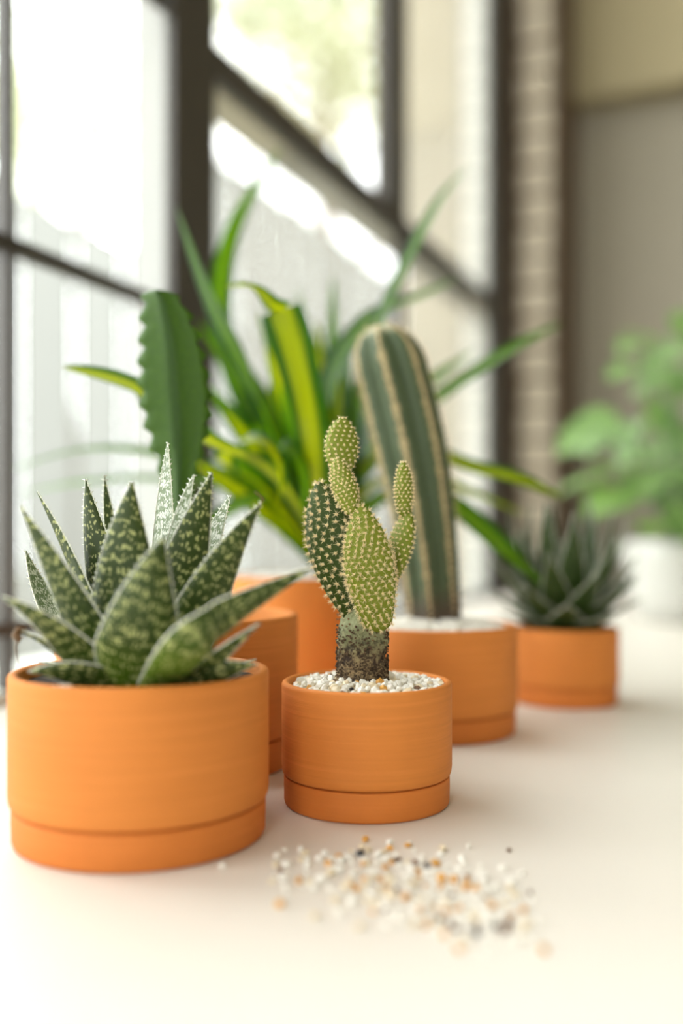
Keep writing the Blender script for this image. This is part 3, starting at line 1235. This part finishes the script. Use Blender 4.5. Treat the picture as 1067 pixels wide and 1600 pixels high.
WN = 7
ncol = None
for i in range(R + 1):
    y = 1050 + (455 - 1050) * i / R
    l, r_ = outline(y)
    l -= 4
    r_ += 6
    fade = min(1, max(0, (830 - y) / 90))
    ph = ((y + 12) / 34.0) % 1.0
    ph2 = ((y + 2) / 31.0) % 1.0
    tl = (abs(ph - .35) / .65 if ph > .35 else (.35 - ph) / .35)
    tr = (abs(ph2 - .35) / .65 if ph2 > .35 else (.35 - ph2) / .35)
    dl = 13 * fade * (1 - tl)
    dr_ = 13 * fade * (1 - tr)
    cx = (l + r_) / 2 + (2 if y > 700 else 0)
    C = at(cx, y, YS)
    Lp = at(l, y, YS + .006)
    Rp = at(r_, y, YS - .003)
    Lt = at(l + dl, y, YS + .006)
    Rt = at(r_ - dr_, y, YS - .003)
    thk = .0040
    wave = .0
    Bp = C + Vector((.004, .020 if y < 800 else .012, 0))
    row = []
    D = Vector((0, 1, 0))
    for q in (0, .30, .55, .82, 1):      # left tip to core, front side
        p = (Lt if q == 0 else Lp).lerp(C, q) - D * (.0008 + thk * q ** 2.2) + D * wave * (1 - q)
        row.append((p, -(1 - q)))
    for q in (.18, .45, .70, 1):
        p = C.lerp(Rt if q == 1 else Rp, q) - D * (.0008 + thk * (1 - q) ** 2.2) - D * wave * q
        row.append((p, q))
    row.append((Rt + D * (.0008) - D * wave, 1))
    row.append((C.lerp(Rp, .45) + D * .002, .45))
    row.append((C + D * .005 + Vector((.0035, 0, 0)), .1))
    row.append((Bp + Vector((.0008, 0, 0)), 1))
    row.append((Bp - Vector((.0008, 0, 0)), 1))
    row.append((C + D * .005 - Vector((.0035, 0, 0)), -.1))
    row.append((C.lerp(Lp, .45) + D * .002, -.45))
    row.append((Lt + D * .0008 + D * wave, -1))
    ncol = len(row)
    for p, q in row:
        v.append(p)
        u2.append((q, i / R * 3))
for i in range(R):
    for j in range(ncol):
        a = i * ncol + j
        b = i * ncol + (j + 1) % ncol
        f.append((a, b, b + ncol, a + ncol))
f.append(tuple(R * ncol + j for j in range(ncol)))
f.append(tuple(range(ncol))[::-1])
o = mesh_obj('stem', v, f, M_EUPH, None, True, u2, u2)
shift_parent(o, sp)
mb = MB()
for y in range(470, 800, 30):
    l, r_ = outline(y + 8)
    mb.cone(at(l + 1, y + 8, YS + .006), at(l - 4, y + 4, YS + .006) - at(l + 1, y + 8, YS + .006), .0004, 4)
    mb.cone(at(r_ - 1, y + 18, YS - .003), at(r_ + 4, y + 14, YS - .003) - at(r_ - 1, y + 18, YS - .003), .0004, 4)
e = mb.build('edge_spines', M_DRY)
e.parent = o
e['kind'] = 'stuff'

# ------------------------------------------------------------------ lime strap-leaved plant in the back pot
dr = empty('strap_leaf_plant', (BACK[0], BACK[1], T + BACK[3] - .004), 'lime and green strap-leaved plant with long arching leaves in the tallest back pot', 'plant')


def blade(pts, w, hint, hint1=None, mat=None, fold=.25, n=26, base=.45, parent=None, name='leaf', prof=None, peak=.5):
    F = frames(pts, Vector(hint), Vector(hint1 or hint), n)
    v, f, u2 = [], [], []
    A = [-1, -.6, -.25, 0, .25, .6, 1]
    for k, (p, t, N, S) in enumerate(F):
        q = k / n
        if prof:
            ww = w * .5 * prof(q)
        else:
            ww = w * .5 * (base + (1 - base) * math.sin(min(1, q / peak) * PI / 2)) * max(.02, 1 - max(0, (q - peak) / (1 - peak)) ** 2.0)
        for a in A:
            v.append(p + S * (a * ww) + N * (abs(a) * ww * fold))
            u2.append(((a + 1) / 2, q * 4))
    M = len(A)
    for k in range(n):
        for j in range(M - 1):
            a = k * M + j
            f.append((a, a + 1, a + M + 1, a + M))
    o = mesh_obj(name, v, f, mat or M_DRAC, None, True, u2, u2)
    shift_parent(o, parent or dr)
    return o


DB = Vector((BACK[0] + .024, BACK[1], T + BACK[3] - .006))
# canes
mb = MB()
mb.tube([DB, DB + Vector((.004, -.004, .05)), DB + Vector((.010, -.010, .10))], [.011, .010, .008], 12)
mb.build('cane', M_DRAC_G, dr, True)
mb = MB()
mb.tube([DB + Vector((.004, .025, 0)), DB + Vector((.0, .03, .05)), DB + Vector((-.004, .03, .09))], [.009, .008, .006], 12)
mb.build('cane', M_DRAC_G, dr, True)


def D(pts, w, hint, hint1=None, mat=None, **k):
    return blade([at(*p) for p in pts], w, hint, hint1, mat, **k)


F_ = (0, -1, .1)
# the big folded lime leaf
D([(510, 880, .84), (494, 760, .76), (478, 640, .70), (455, 540, .68), (437, 484, .675)], .030, (.25, 1, .1), (.1, 1, .3), prof=lambda q: .6 + .4 * min(1, q * 1.3), fold=.3)
D([(440, 487, .674), (424, 478, .668), (404, 456, .664), (384, 446, .664), (354, 448, .666)], .030, (.3, .6, .8), (-.2, .2, 1), prof=lambda q: max(.05, (1 - q) ** 1.1 * .75 + .10 * (q > .75)), fold=.3)
# upright and arching leaves
D([(502, 880, .85), (445, 720, .80), (390, 590, .76), (330, 470, .76), (275, 322, .78)], .021, (-.5, -.6, .6), (-.8, -.3, .5), M_DRAC_G)
D([(515, 880, .87), (410, 700, .88), (350, 540, .90), (345, 440, .92), (372, 340, .94), (438, 232, .97)], .022, (.3, -1, .1), (.6, -1, .1), mat=M_DRAC_G)
D([(515, 880, .83), (430, 745, .74), (325, 690, .67), (238, 626, .635), (185, 598, .63), (98, 574, .635)], .024, (-.2, -.2, 1), (-.1, .5, 1), peak=.75, base=.3)
D([(515, 880, .86), (540, 700, .84), (585, 530, .84), (640, 405, .85), (690, 310, .87), (735, 258, .89)], .021, (-.8, -.5, .3), (-.8, -.6, .1), mat=M_DRAC_G, peak=.62)
D([(490, 880, .86), (505, 720, .84), (520, 590, .84), (580, 500, .86), (650, 468, .89), (712, 436, .92)], .030, (-.3, -.5, .8), (-.2, -.5, .9), mat=M_DRAC_G, peak=.6)
D([(515, 880, .86), (560, 760, .86), (660, 645, .86), (760, 572, .87), (830, 530, .88), (878, 505, .89)], .022, (-.3, -.5, .8), (-.3, -.6, .8), M_DRAC_G, peak=.55)
D([(515, 880, .88), (560, 740, .90), (640, 630, .92), (690, 585, .93), (742, 548, .95)], .022, (-.3, -.6, .7), mat=M_DRAC_G)
D([(515, 880, .86), (560, 740, .84), (640, 700, .82), (740, 732, .80), (810, 750, .79), (878, 778, .79)], .019, (-.1, -.6, .8), (.2, -.7, .7), peak=.75)
D([(515, 885, .86), (570, 770, .86), (650, 745, .86), (730, 768, .86), (822, 805, .87)], .018, (-.1, -.5, .9), (.2, -.6, .8))
D([(515, 885, .86), (580, 790, .84), (660, 765, .82), (720, 800, .80), (790, 862, .79), (856, 918, .78)], .024, (.1, -.7, .7), (.4, -.8, .5), M_DRAC_G, peak=.7)
D([(500, 885, .86), (400, 765, .84), (250, 712, .84), (120, 706, .85), (-20, 748, .86)], .017, (0, -.5, 1), (0, -.5, 1), M_DRAC_G)
D([(500, 885, .87), (400, 778, .90), (250, 750, .92), (120, 756, .93), (20, 775, .94)], .015, (0, -.5, 1), (0, -.5, 1), M_DRAC_G)
# drooping loops over the bright gap
D([(505, 885, .85), (410, 765, .80), (350, 728, .75), (370, 696, .72), (410, 692, .705), (436, 730, .70), (436, 785, .70)], .022, (-.3, -.6, .6), (.9, -.5, .3), peak=.45, base=.5)
D([(510, 885, .84), (440, 745, .77), (435, 700, .745), (462, 712, .74), (476, 760, .735), (470, 800, .735)], .018, (-.3, -.5, .6), (.9, -.6, .2), M_DRAC_G, peak=.5)
D([(505, 885, .86), (445, 785, .84), (395, 782, .80), (345, 808, .78), (300, 850, .77)], .020, (0, -.4, 1), (-.2, -.8, .5), M_DRAC_G)
# inner upright leaves
for (tx, ty, tY, w, m, hx) in ((495, 500, .86, .018, None, .2), (520, 430, .95, .014, M_DRAC_G, -.2), (415, 540, .80, .026, None, .5), (545, 520, .90, .020, M_DRAC_G, -.6), (470, 560, .92, .022, M_DRAC_G, .3),
                              (380, 560, .88, .020, M_DRAC_G, .6), (350, 640, .80, .022, None, .6), (320, 600, .86, .024, M_DRAC_G, .5), (530, 590, .82, .018, None, -.3), (440, 600, .78, .024, M_DRAC_G, .4), (465, 450, .97, .014, M_DRAC_G, .2),
                              (308, 500, .90, .020, M_DRAC_G, .7), (300, 720, .82, .022, None, .6), (575, 600, .95, .022, M_DRAC_G, -.4), (560, 680, .86, .020, M_DRAC_G, -.3), (395, 660, .80, .026, M_DRAC_G, .2), (510, 660, .78, .024, M_DRAC_G, .1), (600, 560, 1.0, .02, M_DRAC_G, -.4),
                              (362, 600, .86, .030, M_DRAC_G, .5), (425, 525, .90, .026, M_DRAC_G, .3), (452, 640, .82, .030, M_DRAC_G, .2), (492, 590, .80, .026, None, .1), (522, 545, .88, .026, M_DRAC_G, -.2),
                              (552, 625, .86, .028, M_DRAC_G, -.3), (332, 690, .82, .028, M_DRAC_G, .6), (405, 485, .94, .022, M_DRAC_G, .4), (378, 680, .86, .030, M_DRAC_G, .3), (420, 600, .84, .026, None, .5), (350, 530, .92, .022, M_DRAC_G, .5)):
    bx = 512 + (tx - 512) * .06
    D([(bx, 885, .855), ((bx * 2 + tx) / 3 + 6, 885 + (ty - 885) * .40, .84), ((bx + tx * 2) / 3 + 3, 885 + (ty - 885) * .72, (.84 + tY) / 2), (tx, ty, tY)], w, (hx, -1, .2), None, m, peak=.55)

# ------------------------------------------------------------------ white pot with trailing plant on the right
WX, WY, WR, WH = .585, 1.60, .112, .134
wp = empty('white_planter', (WX, WY, T + .0002), 'blurred white ceramic planter at the right edge near the back wall', 'pot')
lathe('planter_body', [(0, 0), (.082, 0), (.088, .003), (.100, .04), (.110, .10), (WR, WH - .004), (WR - .002, WH), (WR - .006, WH), (WR - .008, WH - .004), (WR - .012, .10), (.088, .02), (0, .02)], M_CERAMIC, wp, 64)
disc('potting_soil', WX, WY, WR - .02, WH - .022, M_SOIL, 'dark soil inside the white planter', 'soil', .004, 11)
tp = empty('broad_leaf_plant', (WX, WY, T + WH - .02), 'blurred bright green broad-leaved plant in the white planter on the right', 'plant')
heart = lambda q: max(.03, math.sin(PI * min(1, q * .92 + .06)) ** .7 * (1.12 - .45 * q))
mb_st = []
random.seed(5)
LV = [(1000, 530, 1.50, 60, -.3), (1045, 560, 1.55, 70, .2), (975, 585, 1.48, 60, -.5), (1050, 600, 1.6, 70, .1), (1020, 605, 1.5, 60, -.2), (985, 545, 1.58, 55, -.6), (1075, 520, 1.62, 70, .4), (1090, 590, 1.6, 70, .5),
      (945, 690, 1.45, 80, -.7), (985, 695, 1.50, 70, -.3), (905, 690, 1.42, 70, -.9), (930, 660, 1.5, 60, -.8), (1060, 690, 1.65, 75, .3), (1030, 660, 1.62, 65, .1), (960, 740, 1.42, 80, -.5), (915, 760, 1.44, 80, -.7),
      (1000, 770, 1.45, 80, -.2), (945, 790, 1.42, 75, -.4), (1045, 750, 1.5, 80, .2), (1040, 825, 1.48, 80, .1), (1075, 820, 1.47, 80, .3), (1020, 832, 1.46, 60, -.1), (1080, 760, 1.55, 80, .4), (1010, 720, 1.7, 80, .0), (1110, 700, 1.6, 80, .6), (1130, 800, 1.55, 80, .6)]
for (x, y, Y, size, lean) in LV:
    c = at(x, y, Y)
    L = size / FPX * Y * 1.15
    d = Vector((lean + random.uniform(-.2, .2), random.uniform(-.5, .1), random.uniform(-.5, .2))).normalized()
    p0_, p2_ = c - d * L * .5, c + d * L * .5
    p1_ = c + Vector((0, 0, L * .14))
    h = Vector((random.uniform(-.5, .1), random.uniform(-.7, -.1), random.uniform(.5, 1)))
    blade([p0_, p1_, p2_], L * .85, tuple(h), None, M_POTHOS, fold=.18, n=12, parent=tp, prof=heart)
    mb = MB()
    root = Vector((WX + random.uniform(-.03, .03), WY + random.uniform(-.03, .03), T + WH - .024))
    mid = root.lerp(p0_, .5) + Vector((0, 0, .05))
    mb.tube([bez([root, mid, p0_], k / 8) for k in range(9)], .0022, 6)
    mb.build('leaf_stalk', M_POTHOS, tp, True)

# ------------------------------------------------------------------ spilled gravel on the table
random.seed(31)
G = 'spilled pebbles on the table in front of the small pot'


def on_table(x, y):
    Y = FPX * .139 / (y - HOR)
    return Vector(((x - 533.5) / FPX * Y, Y, T))


def spill(x, y, r, kind, label):
    p = on_table(x, y)
    p.z = T + r * .55
    o = pebble(p, r, kind, None, {'w': 'white_pebble', 'c': 'cream_pebble', 'a': 'amber_pebble', 'b': 'brown_pebble', 'k': 'black_pebble'}[kind], .72)
    tag(o, label, 'pebble', G)
    return o


spill(563, 1337, .0022, 'k', 'black pebble nearest the saucer of the small front pot')
spill(571, 1315, .0021, 'a', 'amber pebble closest below the small front pot')
spill(795, 1331, .0015, 'b', 'lone brown pebble lying apart on the right side of the spill')
spill(529, 1342, .0019, 'a', 'pale amber pebble just left of the black pebble')
spill(567, 1353, .0021, 'a', 'amber pebble just below the black pebble')
spill(438, 1364, .0017, 'b', 'small brown pebble at the left end of the spill')
spill(467, 1380, .0019, 'a', 'amber pebble at the left of the spill near the small brown one')
spill(348, 1355, .0017, 'w', 'white pebble beside the saucer of the large left pot')
LB = {'w': 'white translucent pebble', 'c': 'cream pebble', 'a': 'amber pebble', 'b': 'brown pebble', 'k': 'dark grey pebble'}


def where(x, y):
    """which part of the spill a pebble lies in"""
    row = 1345 + (x - 420) * .28
    side = 'left end' if x < 530 else 'left middle' if x < 630 else 'right middle' if x < 730 else 'right end'
    depth = 'far edge, towards the pots' if y < row - 22 else 'near edge, towards the viewer' if y > row + 22 else 'middle row'
    return ' in the spill: ' + side + ', ' + depth


taken = []
n_ = 0
tries = 0
while n_ < 275 and tries < 20000:
    tries += 1
    if random.random() < .78:
        u = random.gauss(0, 1)
        x = 672 + 70 * u
        y = 1395 + 22 * u + random.gauss(0, 30)
    else:
        x = random.uniform(420, 840)
        y = 1345 + (x - 420) * .28 + random.gauss(0, 28)
    if y < 1318 or y > 1500 or x < 400 or x > 850 or (x > 740 and y < 1350):
        continue
    r = random.uniform(.0011, .0023)
    p = on_table(x, y)
    if any((p - q).length < (r + s) * .95 for q, s in taken):
        continue
    taken.append((p, r))
    k = random.random()
    kd = 'w' if k < .62 else 'c' if k < .79 else 'a' if k < .93 else 'b' if k < .98 else 'k'
    spill(x, y, r, kd, LB[kd] + where(x, y))
    n_ += 1
